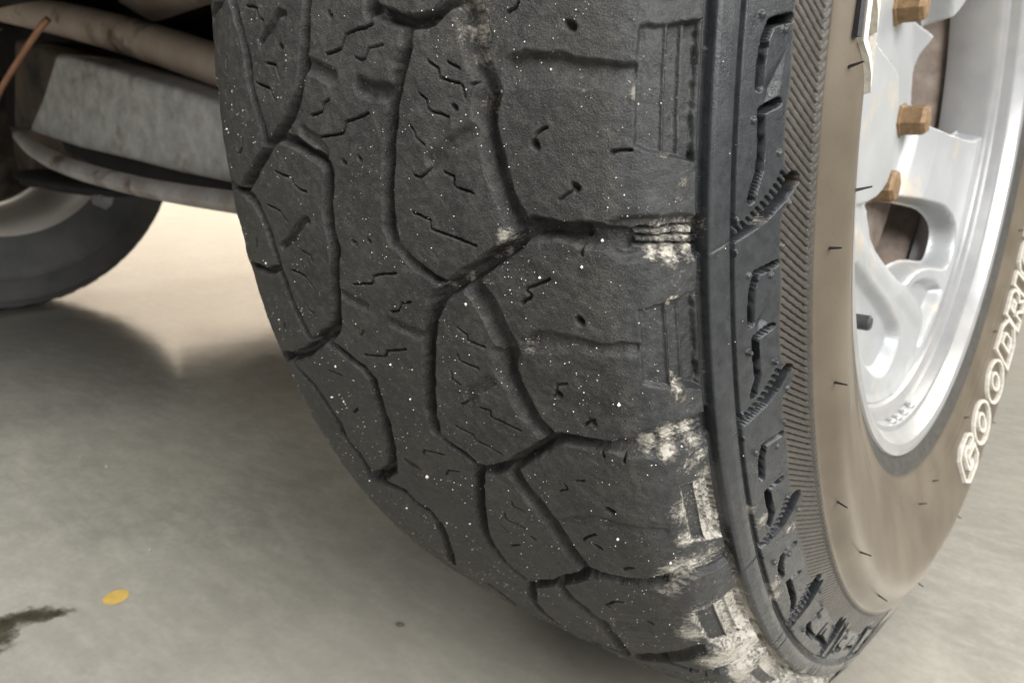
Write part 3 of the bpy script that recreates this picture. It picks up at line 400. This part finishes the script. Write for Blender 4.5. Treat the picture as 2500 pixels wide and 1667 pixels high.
A[..., 1] = .34 * smooth01((S_ - 157.5) / 2.5) * smooth01((S_ - left + 1) / 1.2) + .66 * smooth01((S_ - 173) / 2)
A[..., 2] = np.maximum(.62 * smooth01((S_ - 97.5) / 6), smooth01((S_ - 126) / 2)) * (1 - A[..., 1])

wheel = empty("wheel"); tag(wheel, "large worn off-road tyre on a silver alloy rim in the foreground", "wheel")
TR, SRr = TH * .001, SS
V = tyre_pt(TR[None].repeat(nS, 0), SG, H)
gx, gy = np.gradient(V, axis=1), np.gradient(V, axis=0); NN = np.cross(gx, gy); NN /= np.linalg.norm(NN, axis=-1, keepdims=True) + 1e-12
if (NN[nS // 2, nT // 4] * (V[nS // 2, nT // 4] - np.array([0, 0, AX]))).sum() < 0: NN = -NN; FLIP = True
else: FLIP = False
# split the tread into its blocks: connected raised regions on a coarser copy of the relief
q = 5
cs, ct = nS // q, nT // q
Hmin = HB[:cs * q, :ct * q].reshape(cs, q, ct, q).min((1, 3)); Sc = SS[:cs * q].reshape(cs, q).mean(1)
lf = left[:cs * q:q, :ct * q:q]
solid = (Hmin > -2.2) & (((Sc > -118) & (Sc < 126.0))[:, None] | ((Sc > 141.0)[:, None] & (Sc[:, None] < lf - .4)))
lab = np.zeros((cs, ct), np.int32); nl = 0; sizes = {}
for i0 in range(cs):
    for j0 in range(ct):
        if solid[i0, j0] and lab[i0, j0] == 0:
            nl += 1; lab[i0, j0] = nl; st = [(i0, j0)]; c = 0
            while st:
                i, j = st.pop(); c += 1
                for a, b in ((i + 1, j), (i - 1, j), (i, j + 1), (i, j - 1)):
                    if 0 <= a < cs and 0 <= b < ct and solid[a, b] and lab[a, b] == 0: lab[a, b] = nl; st.append((a, b))
            sizes[nl] = c
fi, fj = np.meshgrid(np.arange(nS - 1), np.arange(nT - 1), indexing='ij')
FL = lab[np.minimum(fi // q, cs - 1), np.minimum(fj // q, ct - 1)]
keep = [k for k, c in sizes.items() if c > 60]
FL = np.where(np.isin(FL, keep), FL, 0)
RIBL = nl + 1
FL = np.where((SS[fi] > 127.9) & (SS[fi] < 140.4), RIBL, FL)
base = (fi * nT + fj)
FQ = np.stack([base, base + 1, base + nT + 1, base + nT], -1)
if FLIP: FQ = FQ[..., ::-1]
Vf, Nf, Af = V.reshape(-1, 3), NN.reshape(-1, 3), A.reshape(-1, 4)
def sub_mesh(name, faces):
    u, inv = np.unique(faces, return_inverse=True)
    return np_mesh(name, Vf[u], inv.reshape(faces.shape), Af[u], Nf[u])
def patch(t, s):
    """plain (unpatterned) piece of the casing on a coarse grid: rest of tyre"""
    t, s = np.asarray(t), np.asarray(s); T, S = np.meshgrid(t, s)
    ring = .55 * np.exp(-((S - 243) / 1.1) ** 2) + .5 * np.exp(-((S - 236) / .9) ** 2) + .6 * np.exp(-((S - 256) / 1.0) ** 2) - .6 * ((S > 174)) - .6 * (S < -174)
    ring += np.where((np.abs(S) < 118), -5 * (((T * 1000 / 102 + S / 60) % 1) < .12), 0)
    P = tyre_pt(T, S, ring); a = np.zeros(T.shape + (4,)); a[..., 3] = 1
    a[..., 1] = smooth01((np.abs(S) - 158) / 4) * (1 - .95 * smooth01((S - 255) / 3)); a[..., 2] = 0
    n = len(t); i, j = np.meshgrid(np.arange(len(s) - 1), np.arange(n - 1), indexing='ij'); b = (i * n + j).ravel()
    F = np.stack([b, b + 1, b + n + 1, b + n], -1)
    return P.reshape(-1, 3), (F[:, ::-1] if FLIP else F), a.reshape(-1, 4)
sA, sB = SS[0], SS[-1]
parts = [(Vf[(u0 := np.unique(FQ[FL == 0]))], np.searchsorted(u0, FQ[FL == 0]), Af[u0])]
tf = TH[-1] * .001
parts.append(patch(TR[::6].tolist() + [tf], np.r_[np.linspace(-270.6, sA, 60)]))
parts.append(patch(TR[::5].tolist() + [tf], np.r_[np.linspace(sB, 270.6, 90)]))
parts.append(patch(np.linspace(tf, 2 * math.pi + TR[0], 330), np.r_[np.linspace(-270.6, 270.6, 300)]))
o_ = 0; VV, FF, AA = [], [], []
for v_, f_, a_ in parts: VV.append(v_); FF.append(f_ + o_); AA.append(a_); o_ += len(v_)
tyre = link_mesh("tyre", np_mesh("tyre", np.vstack(VV), np.vstack(FF), np.vstack(AA)), M_TYRE, wheel)
for k in keep:
    nm = "shoulder_lug" if SS[fi[FL == k]].mean() > 130 else "tread_block"
    link_mesh(nm, sub_mesh(nm, FQ[FL == k]), M_TYRE, tyre)
link_mesh("shoulder_rib", sub_mesh("shoulder_rib", FQ[FL == RIBL]), M_TYRE, tyre)

# raised outlined sidewall lettering
GLY = {
 'B': [[(0,0),(.75,0),(1,.18),(1,.40),(.85,.5),(1,.6),(1,.82),(.75,1),(0,1)], [(.34,.2),(.62,.2),(.66,.4),(.34,.4)], [(.34,.6),(.66,.6),(.62,.8),(.34,.8)]],
 'F': [[(0,0),(.36,0),(.36,.38),(.8,.38),(.8,.6),(.36,.6),(.36,.78),(1,.78),(1,1),(0,1)]],
 'G': [[(1,.5),(1,.14),(.8,0),(.22,0),(0,.2),(0,.8),(.22,1),(.8,1),(1,.82),(1,.66),(.66,.66),(.6,.78),(.4,.78),(.34,.7),(.34,.3),(.4,.22),(.6,.22),(.66,.3),(.5,.3),(.5,.5)]],
 'O': [[(.5+.5*math.cos(a),.5+.5*math.sin(a)) for a in np.linspace(0,2*math.pi,22)[:-1]], [(.5+.17*math.cos(a),.5+.26*math.sin(a)) for a in np.linspace(0,2*math.pi,16)[:-1]]],
 'D': [[(0,0),(.68,0),(1,.25),(1,.75),(.68,1),(0,1)], [(.34,.24),(.58,.24),(.66,.34),(.66,.66),(.58,.76),(.34,.76)]],
 'R': [[(0,0),(.34,0),(.34,.34),(.46,.34),(.66,0),(1.04,0),(.8,.38),(1,.52),(1,.84),(.78,1),(0,1)], [(.34,.56),(.64,.56),(.66,.78),(.34,.78)]],
 'I': [[(0,0),(1,0),(1,1),(0,1)]],
 'C': [[(1,.34),(1,.14),(.8,0),(.22,0),(0,.2),(0,.8),(.22,1),(.8,1),(1,.84),(1,.66),(.66,.66),(.58,.78),(.4,.78),(.34,.7),(.34,.3),(.4,.22),(.58,.22),(.66,.34)]],
 'H': [[(0,0),(.34,0),(.34,.38),(.66,.38),(.66,0),(1,0),(1,1),(.66,1),(.66,.6),(.34,.6),(.34,1),(0,1)]],
}
def ridge(bm, pts, wd, h0, h1, closed=True):
    """raised line along pts (mm coords: arc, s) on the sidewall"""
    P = np.array(pts, float); out = []
    if closed:
        Q = []
        for i in range(len(P)):
            a, b = P[i], P[(i + 1) % len(P)]; m = max(1, int(np.hypot(*(b - a)) / 5))
            Q += [a + (b - a) * t for t in np.arange(m) / m]
        P = np.array(Q)
    n = len(P); rows = []
    for i in range(n):
        a = P[i - 1] if (closed or i) else P[i]; c = P[(i + 1) % n] if (closed or i < n - 1) else P[i]
        d1 = P[i] - a; d2 = c - P[i]
        d1 = d1 / (np.hypot(*d1) + 1e-9); d2 = d2 / (np.hypot(*d2) + 1e-9); t = d1 + d2; t = t / (np.hypot(*t) + 1e-9)
        nn = np.array([-t[1], t[0]]); sc = 1 / max(.55, abs(nn @ np.array([-d2[1], d2[0]])) if np.hypot(*d2) > .5 else 1)
        rows.append([(P[i] + nn * o * sc, h) for o, h in ((-wd * .62, h0), (-wd * .5, h1), (wd * .5, h1), (wd * .62, h0))])
    R = [[bm.verts.new(tyre_pt(np.array(p[0] / RARC), np.array(p[1]), h).tolist()) for p, h in r] for r in rows]
    for i in range(n if closed else n - 1):
        A_, B_ = R[i], R[(i + 1) % n]
        for k in range(3): bm.faces.new((A_[k], A_[k + 1], B_[k + 1], B_[k]))
RARC = 283.
for ch, tc, wd in (('G', 1.895, .135), ('O', 2.055, .145), ('O', 2.222, .145), ('D', 2.372, .13), ('R', 2.492, .10), ('I', 2.575, .045), ('C', 2.660, .10), ('H', 2.775, .10)):
    bm = bmesh.new()
    for cont in GLY[ch]:
        ridge(bm, [((tc - wd / 2 + x * wd) * RARC, 200 + y * 28.5) for x, y in cont], 2.1, -.9, 1.8)
    bmesh.ops.recalc_face_normals(bm, faces=bm.faces)
    bm_obj("raised_letter", bm, M_LETTER, tyre, smooth=False)
# the lettering nearest the camera, cut by the top of the picture
def near_poly(pl, wd, mat, h=1.5, closed=True):
    bm = bmesh.new(); ridge(bm, [(a * RARC, s) for a, s in pl], wd, -.9, h, closed); bmesh.ops.recalc_face_normals(bm, faces=bm.faces)
    return bm_obj("raised_letter", bm, mat, tyre, smooth=False)
near_poly([(-.16, 187.0), (-.008, 187.0), (.036, 199.2), (.026, 200.6), (-.16, 201.5)], 2.3, M_LETTER)
near_poly([(-.15, 191.2), (-.052, 191.2), (-.024, 198.2), (-.15, 198.4)], 1.6, M_LETTER)
near_poly([(-.16, 183.3), (-.010, 183.9)], 1.7, M_LETBLK, 1.6, False)
# rubber vent hairs on the smooth sidewall
bm = bmesh.new()
for a, s in FEAT['swn']:
    p0 = Vector(tyre_pt(np.array(a * .001), np.array(float(s)), -.8).tolist()); p1 = Vector(tyre_pt(np.array(a * .001 - .004), np.array(s + .5), 4.6).tolist())
    tube_bm(bm, [p0, p0.lerp(p1, .5), p1], [.0006, .00045, .0003], 6)
for k in range(12):
    a = 1.40 + k * .19; s = (182, 238)[k % 2]
    p0 = Vector(tyre_pt(np.array(a), np.array(float(s)), -.8).tolist()); p1 = Vector(tyre_pt(np.array(a), np.array(s + .5), 3.2).tolist()); tube_bm(bm, [p0, p1], [.0006, .0004], 6)
tag(bm_obj("vent_hair", bm, M_LETBLK, tyre), kind='stuff')

# loose grit on the tread
n_g = 7000
ti = rng.integers(int((-120 - T0) / DT), int((1000 - T0) / DT), n_g); si_ = rng.integers(2, int((150 + 118) / DS), n_g)
clus = vnoise((26, 50), 1., 11)[si_, ti]; ok = (rng.random(n_g) < np.clip(.36 + .62 * clus + 1.2 * groove_edge[si_, ti], .04, 1)) & ((SS[si_] < 126) | (rng.random(n_g) < .22))
ti, si_ = ti[ok], si_[ok]; c0 = V[si_, ti]; nn = NN[si_, ti]
rad = .00011 + .00019 * rng.random(len(ti)) ** 3 + (rng.random(len(ti)) < .025) * rng.random(len(ti)) * .0006
octv = np.array([[1, 0, 0], [-1, 0, 0], [0, 1, 0], [0, -1, 0], [0, 0, 1], [0, 0, -1]], float); octf = np.array([[0, 2, 4], [2, 1, 4], [1, 3, 4], [3, 0, 4], [2, 0, 5], [1, 2, 5], [3, 1, 5], [0, 3, 5]])
gv = (c0 + nn * rad[:, None] * .3)[:, None] + octv[None] * rad[:, None, None] * (.7 + .6 * rng.random((len(ti), 6, 1))); gf = (octf[None] + 6 * np.arange(len(ti))[:, None, None]).reshape(-1, 3)
g = link_mesh("sand_grit", np_mesh("sand_grit", gv.reshape(-1, 3), gf, smooth=False), M_GRIT); tag(g, "pale specks of sand scattered over the black tread", "grit", kind='stuff')

# ------------------------------------------------------------------ rim
RD = json.loads(r'''{"A":[[100,66],[80,52],[69,38],[69.5,20.8],[72.3,6.8],[73.7,-4.4],[75.9,-13.1],[93.3,-19.5],[136.4,-26.5],[206,-29],[207,0],[200,50],[175,108],[125,110]],"Bh":[[29.9,-66.8],[55.7,-67.0],[122.9,-77.5],[160,-95],[160,-113],[146,-129],[128,-128],[78.0,-120.3],[45.2,-120.7],[19.1,-127.4],[-15.9,-108.7],[-60,-86],[-58,-79],[-40,-73]],"P1":[[29.9,-66.8],[55.7,-67.0],[122.9,-77.5],[169.3,-97.1],[162.1,-115.4],[148.2,-132.8],[131.7,-130.1],[78.0,-120.3],[45.2,-120.7],[19.1,-127.4],[-15.9,-108.7],[-71.9,-82.3],[-52.7,-71.7]],"ridge":[[-112.4,-80.6],[-37.6,-108.6],[32.0,-139.7],[68,-160],[62,-176],[33.2,-190],[1.7,-195.8]],"PL":[[-123.9,-86.2],[-60.7,-110.8],[1.2,-142.1],[21.7,-160.2],[11.4,-175.9],[-24.8,-187.9],[-90.1,-151.5]],"PR":[[25.0,-129.6],[74.4,-126.2],[134.5,-140.6],[129.4,-151.2],[104.7,-165],[78,-182],[70,-178],[84,-166],[78,-150]],"near":[[-135,26],[-112,19],[-82,13],[-66,6],[-60,-44],[-70,-55],[-94,-62],[-135,-62]]}''')
def chaikin(P, n=3):
    for _ in range(n): P = [[(1 - f) * a[0] + f * b[0], (1 - f) * a[1] + f * b[1]] for a, b in zip(P, P[1:] + P[:1]) for f in (.25, .75)]
    return P
for k_ in ('A', 'Bh', 'PL', 'PR', 'near'): RD[k_] = chaikin(RD[k_], 2 if k_ != 'near' else 1)
fr_ = [0, .072, .080, .1, .13, .17, .195, .2]; fx_ = [.064, .066, .074, .083, .090, .092, .093, .095]
rr = np.linspace(.012, .1996, 200); pp = np.linspace(-math.pi, math.pi, 900)
RG, PG = np.meshgrid(rr, pp, indexing='ij'); Y, Z = RG * np.cos(PG) * 1000, RG * np.sin(PG) * 1000
X = np.interp(RG, fr_, fx_) * 1000
def rot2(poly, deg): c, s = math.cos(math.radians(deg)), math.sin(math.radians(deg)); return [[a * c - b * s, a * s + b * c] for a, b in poly]
def pdist2(poly):
    P = np.array(poly, float); D = np.full(Y.shape, 1e9)
    for a, b in zip(P[:-1], P[1:]):
        ab = b - a; t = np.clip(((Y - a[0]) * ab[0] + (Z - a[1]) * ab[1]) / (ab @ ab), 0, 1); D = np.minimum(D, np.hypot(Y - a[0] - t * ab[0], Z - a[1] - t * ab[1]))
    return D
hole = np.full(Y.shape, -1e9); drop = np.zeros(Y.shape)
for poly, dp, wl in ((RD['PL'], 9, 8), (RD['PR'], 9, 7)):
    drop = np.maximum(drop, dp * smooth01((sdf_poly(poly, Y, Z) + 1) / wl))
X = X - drop
X = X + 1.5 * smooth01((10 - pdist2(RD['ridge'])) / 9) * smooth01((RG * 1000 - 76) / 10)
X = np.maximum(X, np.where(sdf_poly(RD['near'], Y, Z) > -1.2, 0, 0) + X); sn = sdf_poly(RD['near'], Y, Z); X = X + smooth01((sn + 1) / 2.2) * np.maximum(92.5 - X, 0)
for poly in (RD['A'], RD['Bh'], rot2(RD['Bh'], 150)):
    hole = np.maximum(hole, sdf_poly(poly, Y, Z))
X = X - 19 * smooth01((hole + .8) / 4.5)
Vr = np.stack([X * .001, Y * .001, Z * .001 + AX], -1); nn_ = len(pp)
i, j = np.meshgrid(np.arange(len(rr) - 1), np.arange(nn_ - 1), indexing='ij'); b = (i * nn_ + j)
hc = np.minimum.reduce([hole[:-1, :-1], hole[1:, :-1], hole[:-1, 1:], hole[1:, 1:]]) > 3.9
F = np.stack([b, b + nn_, b + nn_ + 1, b + 1], -1)[~hc]
u_, inv = np.unique(F, return_inverse=True)
rim = link_mesh("rim", np_mesh("rim", Vr.reshape(-1, 3)[u_], inv.reshape(F.shape)), M_RIM, wheel)
lipp = [(.060, .2035), (.061, .1990), (.066, .1985), (.094, .1996), (.098, .2012), (.1005, .2055), (.1015, .2105), (.1052, .2112), (.1085, .2120), (.1095, .2150), (.1125, .2180), (.1172, .2215), (.1188, .2248), (.1182, .2282), (.1155, .2300), (.110, .2302)]
v_, f_ = lathe_np(lipp, 260); lm = np_mesh("rim_lip", v_, f_); lip = link_mesh("rim_lip", lm, M_LIP, rim); lm.set_sharp_from_angle(angle=math.radians(24))
v_, f_ = lathe_np([(-.115, .2275), (-.112, .212), (-.09, .200), (-.02, .188), (.03, .190), (.055, .2015), (.0605, .2036)], 160); link_mesh("rim_barrel", np_mesh("rim_barrel", v_, f_), M_DRUM, rim)
def hexnut(phi, r):
    bm = bmesh.new(); c = Vector((0, r * math.cos(phi), AX + r * math.sin(phi))); prof = [(.062, .0135), (.067, .0125), (.0675, .0108), (.0805, .0108), (.0830, .0095), (.0836, .0060)]
    rings = [[bm.verts.new(c + Vector((x, q * math.cos(a), q * math.sin(a)))) for a in [math.pi / 3 * k + .2 for k in range(6)]] for x, q in prof]
    for A_, B_ in zip(rings, rings[1:]):
        for k in range(6): bm.faces.new((A_[k], A_[(k + 1) % 6], B_[(k + 1) % 6], B_[k]))
    bm.faces.new(rings[-1]); bmesh.ops.recalc_face_normals(bm, faces=bm.faces)
    return bm_obj("lug_nut", bm, M_NUT, rim, smooth=False)
for dg in (78, -14, -95, 172): hexnut(math.radians(dg), .0575)
bm = bmesh.new(); vy, vz = -.073, -.136
tube_bm(bm, [(.074, vy, AX + vz), (.084, vy, AX + vz), (.0845, vy, AX + vz), (.0935, vy, AX + vz), (.0945, vy, AX + vz)], [.0055, .0055, .0048, .0048, .0036], 18, updir=(0, 0, 1))
bm_obj("valve_stem", bm, M_LETBLK, rim)
for a in (1.41, 1.49, 1.57, 1.65):  # oval bumps added to stand for bright reflections on the lip
    bm = bmesh.new(); bmesh.ops.create_uvsphere(bm, u_segments=12, v_segments=8, radius=1.0)
    p = Vector((.1042, -.2108 * math.cos(a), AX - .2108 * math.sin(a)))
    bm.transform(Matrix.Translation(p) @ Matrix.Rotation(a, 4, 'X') @ Matrix.Diagonal((.0036, .0022, .0042, 1)))
    bm_obj("glint_bump", bm, M_LIP, rim)
v_, f_ = lathe_np([(.048, .03), (.0485, .09), (.048, .135), (.0475, .152), (.044, .158), (.02, .160), (-.02, .150)], 120)
link_mesh("brake_drum", np_mesh("brake_drum", v_, f_), M_DRUM, wheel)
v_, f_ = lathe_np([(-.02, .02), (-.02, .15), (-.03, .17)], 64); link_mesh("backing_plate", np_mesh("backing_plate", v_, f_), M_DARK, wheel)

# ------------------------------------------------------------------ what hangs under the car
def prism(bm, xz, y0, y1):
    a = [bm.verts.new((x, y0, z + AX)) for x, z in xz]; b = [bm.verts.new((x, y1, z + AX)) for x, z in xz]; n = len(xz)
    bm.faces.new(a); bm.faces.new(b[::-1])
    for k in range(n): bm.faces.new((a[k], b[k], b[(k + 1) % n], a[(k + 1) % n]))
    bmesh.ops.recalc_face_normals(bm, faces=bm.faces)
def bevel(bm, w_, seg=3): bmesh.ops.bevel(bm, geom=bm.edges[:], offset=w_, segments=seg, profile=.6, affect='EDGES', clamp_overlap=True)
arm = empty("control_arm", (0, 0, 0)); tag(arm, "grey weathered steel suspension arm behind the worn tyre", "suspension arm")
bm = bmesh.new(); prism(bm, [(-.955, .077), (-.913, .072), (-.724, .038), (-.45, -.015), (-.40, -.09), (-.554, -.078), (-.664, -.070), (-.79, -.057), (-.926, -.045), (-1.085, -.023), (-1.016, .024)], -.10, -.02); bevel(bm, .010)
bm_obj("arm_plate", bm, M_ARM, arm)
bm = bmesh.new(); prism(bm, [(-1.03, .0), (-.40, -.05), (-.40, -.098), (-.632, -.092), (-.755, -.085), (-.888, -.072), (-1.0, -.05)], -.085, -.03); bm_obj("arm_gap_shade", bm, M_DARK, arm, smooth=False)  # black filler: shade of the gap above the lip, put in as colour
bm = bmesh.new(); lip_ = spline([(-1.066, -.118, -.030 + AX), (-.998, -.122, -.051 + AX), (-.888, -.124, -.070 + AX), (-.755, -.124, -.083 + AX), (-.632, -.124, -.090 + AX), (-.50, -.124, -.094 + AX), (-.38, -.12, -.097 + AX)])
tube_bm(bm, lip_, [.007 + .0045 * min(1, k / 12) for k in range(len(lip_))], 12, flat=1.3); bm_obj("arm_lip", bm, M_LIPARM, arm)
bm = bmesh.new(); prism(bm, [(-1.156, .112), (-1.03, .092), (-.98, .07), (-1.05, .02), (-1.10, -.02), (-1.21, -.02)], -.075, .0); bevel(bm, .012)
bm_obj("arm_bushing", bm, M_BROWN, arm)
bm = bmesh.new(); tp = spline([(-1.55, -.04, .215 + AX), (-1.27, -.04, .170 + AX), (-.989, -.04, .121 + AX), (-.773, -.04, .077 + AX), (-.55, -.04, .025 + AX), (-.30, -.04, -.03 + AX)])
tube_bm(bm, tp, .0245, 24); t_ = bm_obj("steering_rod", bm, M_TIE); tag(t_, "dusty rust brown steering rod crossing above the grey arm", "rod")
bm = bmesh.new(); tube_bm(bm, spline([(-.925, -.115, .115 + AX), (-.94, -.12, .105 + AX), (-1.011, -.12, .076 + AX), (-1.112, -.12, .030 + AX), (-1.2, -.11, -.01 + AX)]), .0042, 10)
t_ = bm_obj("brake_pipe", bm, M_COPPER); tag(t_, "thin copper coloured pipe left of the grey arm", "pipe")
cm = empty("axle_beam", (0, 0, 0)); tag(cm, "brown oily axle beam below and behind the grey arm", "axle")
bm = bmesh.new(); prism(bm, [(-1.50, .01), (-1.1, .0), (-.6, -.01), (-.6, -.105), (-.85, -.117), (-1.2, -.118), (-1.50, -.128)], .02, .16); bevel(bm, .015)
bm_obj("beam", bm, M_BROWN, cm)
bm = bmesh.new(); bmesh.ops.create_uvsphere(bm, u_segments=28, v_segments=14, radius=1); bm.transform(Matrix.Translation((-1.19, .0, -.105 + AX)) @ Matrix.Rotation(.03, 4, 'Y') @ Matrix.Diagonal((.225, .05, .017, 1)))
bm_obj("hole_shade", bm, M_DARK, cm)  # black ellipsoid standing in for the darkness of a hole
bm = bmesh.new(); bmesh.ops.create_cone(bm, segments=6, radius1=.016, radius2=.014, depth=.02, cap_ends=True); bm.transform(Matrix.Translation((-1.05, -.02, -.122 + AX)) @ Matrix.Rotation(1.2, 4, 'X'))
bm_obj("bolt_head", bm, M_BOLT, cm, smooth=False)
bm = bmesh.new(); tube_bm(bm, [(-1.25, .03, .235 + AX), (-1.05, .03, .195 + AX), (-.93, .03, .150 + AX), (-.80, .03, .16 + AX)], .022, 16); t_ = bm_obj("sway_bar", bm, M_TIE)
tag(t_, "brown bar cut by the top edge above the steering rod", "bar")
un = empty("car_underbody", (0, 0, 0)); tag(un, "black shadowed underside of the car at top left", "car underbody")
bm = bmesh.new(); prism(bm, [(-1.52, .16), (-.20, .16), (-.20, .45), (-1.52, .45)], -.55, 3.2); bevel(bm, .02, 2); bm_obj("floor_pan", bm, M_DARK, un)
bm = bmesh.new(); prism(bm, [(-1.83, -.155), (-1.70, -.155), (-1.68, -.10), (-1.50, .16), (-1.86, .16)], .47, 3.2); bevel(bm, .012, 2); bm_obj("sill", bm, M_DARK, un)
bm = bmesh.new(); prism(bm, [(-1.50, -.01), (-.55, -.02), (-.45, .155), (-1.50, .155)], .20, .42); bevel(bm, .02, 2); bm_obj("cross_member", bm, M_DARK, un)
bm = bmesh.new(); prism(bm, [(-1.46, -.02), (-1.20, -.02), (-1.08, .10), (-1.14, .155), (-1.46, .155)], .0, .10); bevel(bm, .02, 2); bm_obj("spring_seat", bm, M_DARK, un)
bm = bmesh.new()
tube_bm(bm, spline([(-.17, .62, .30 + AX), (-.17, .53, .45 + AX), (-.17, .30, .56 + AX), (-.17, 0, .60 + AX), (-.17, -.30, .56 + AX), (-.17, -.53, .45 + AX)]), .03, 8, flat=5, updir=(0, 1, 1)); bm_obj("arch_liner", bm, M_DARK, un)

# opposite wheel on the same axle
fw = empty("wheel", (0, 0, 0)); tag(fw, "blurred far wheel resting on the floor at the left edge", "wheel")
FX, FY = -1.70, .025
def far_lathe(name, prof, mat, par, n=120):
    v_, f_ = lathe_np(prof, n); v_ = v_ + np.array([FX, FY, 0]); v_[:, 2] = np.maximum(v_[:, 2], .0006); return link_mesh(name, np_mesh(name, v_, f_), mat, par)
ft = far_lathe("tyre", [(x, r - (.004 if abs(x) < .112 else 0)) for x, r in catmull(PR, 5)], M_FAR, fw)
far_lathe("sidewall_ring", [(.1385, .316), (.1415, .312), (.1425, .300), (.1405, .292)], M_FAR, ft)
for k in range(44):
    for sd in (-1, 1):
        bm = bmesh.new(); a0 = 2 * math.pi * (k + (.5 if sd > 0 else 0)) / 44; a1 = a0 + .105
        row = lambda a, top: [bm.verts.new((FX + sd * x, FY - (r + top) * math.cos(a), max(.0007, AX - (r + top) * math.sin(a)))) for x, r in ((.055, .383), (.085, .380), (.104, .372), (.118, .352))]
        R0, R1, R2, R3 = row(a0, -.004), row(a0 + .008, .0045), row(a1 - .008, .0045), row(a1, -.004)
        for P_, Q_ in ((R0, R1), (R1, R2), (R2, R3)):
            for m_ in range(3): bm.faces.new((P_[m_], P_[m_ + 1], Q_[m_ + 1], Q_[m_]))
        bm.faces.new((R0[0], R1[0], R2[0], R3[0])); bm.faces.new((R0[3], R3[3], R2[3], R1[3]))
        bmesh.ops.recalc_face_normals(bm, faces=bm.faces); bm_obj("tread_block", bm, M_FAR, ft, smooth=False)
fr = far_lathe("rim", [(.110, .2302), (.1175, .2295), (.1185, .2265), (.114, .219), (.107, .212), (.09, .204), (.05, .196), (-.03, .186), (-.06, .180)], M_FARRIM, fw)
far_lathe("brake_backing_plate", [(-.02, .02), (-.015, .12), (-.02, .165), (-.05, .178)], M_BROWN, fw)

# ------------------------------------------------------------------ marks and crumbs on the floor
def blob(name, c, pts, mat, h, label, cat):
    bm = bmesh.new(); n = len(pts); top = [bm.verts.new((c[0] + x * .8, c[1] + y * .8, h)) for x, y in pts]; bot = [bm.verts.new((c[0] + x, c[1] + y, .0004)) for x, y in pts]
    bm.faces.new(top)
    for k in range(n): bm.faces.new((bot[k], bot[(k + 1) % n], top[(k + 1) % n], top[k]))
    bmesh.ops.recalc_face_normals(bm, faces=bm.faces); o = bm_obj(name, bm, mat); tag(o, label, cat); return o
rs = np.random.default_rng(5)
def ring_pts(rx, ry, rot, n=18, j=.14):
    out = []
    for k in range(n):
        a = 2 * math.pi * k / n; s = 1 + j * rs.standard_normal(); x, y = rx * math.cos(a) * s, ry * math.sin(a) * s
        out.append((x * math.cos(rot) - y * math.sin(rot), x * math.sin(rot) + y * math.cos(rot)))
    return out
blob("paint_spot", (-.376, -.342), ring_pts(.0094, .0108, .68, 24, .025), M_YEL, .0006, "small yellow paint spot on the concrete floor", "paint spot")
def stain(name, spine, label, cat):
    """a damp mark soaked into the floor: thin sheet, strongest along its spine"""
    V_, F_, A_ = [], [], []; m = 9
    sp_ = spline(spine, 6)
    for i_, p in enumerate(sp_):
        a_ = np.array(sp_[max(i_ - 1, 0)][:2]); c_ = np.array(sp_[min(i_ + 1, len(sp_) - 1)][:2]); t_ = (c_ - a_) / np.linalg.norm(c_ - a_); n_ = np.array([-t_[1], t_[0]])
        end = min(1, i_ / 3, (len(sp_) - 1 - i_) / 5)
        for k in range(m):
            f_ = k / (m - 1) * 2 - 1; q_ = np.array(p[:2]) + n_ * f_ * p[2]; V_.append((q_[0], q_[1], .0005)); A_.append(((1 - abs(f_)) * end, 0, 0, 1))
    for i_ in range(len(sp_) - 1):
        for k in range(m - 1): b_ = i_ * m + k; F_.append((b_, b_ + m, b_ + m + 1, b_ + 1))
    o = link_mesh(name, np_mesh(name, np.array(V_), np.array(F_)[:, ::-1], np.array(A_)), M_STAIN); tag(o, label, cat); return o
stain("dirt_stain", [(-.372, -.470, .03), (-.385, -.442, .032), (-.400, -.416, .028), (-.400, -.398, .018), (-.390, -.384, .012), (-.378, -.366, .008)], "dark damp dirt stain at the lower left corner", "stain")
blob("crumb", (-.174, -.223), ring_pts(.0032, .0020, .6, 10, .2), M_PEB, .0025, "dark crumb of dirt on the floor below the tread", "crumb")
for x, y, l in ((-.691, -.237, "tiny pale pebble on the floor furthest left of the pebbles"), (-.640, -.231, "tiny pale pebble right of its twin near the far wheel shadow"), (-.427, -.289, "tiny pale pebble behind the yellow paint spot")):
    bm = bmesh.new(); bmesh.ops.create_icosphere(bm, subdivisions=2, radius=.0011)
    for v in bm.verts: v.co *= 1 + .2 * rs.standard_normal(); 
    bm.transform(Matrix.Translation((x, y, .0012))); o = bm_obj("pebble", bm, M_PALE); tag(o, l, "pebble", "pale pebbles on the floor")
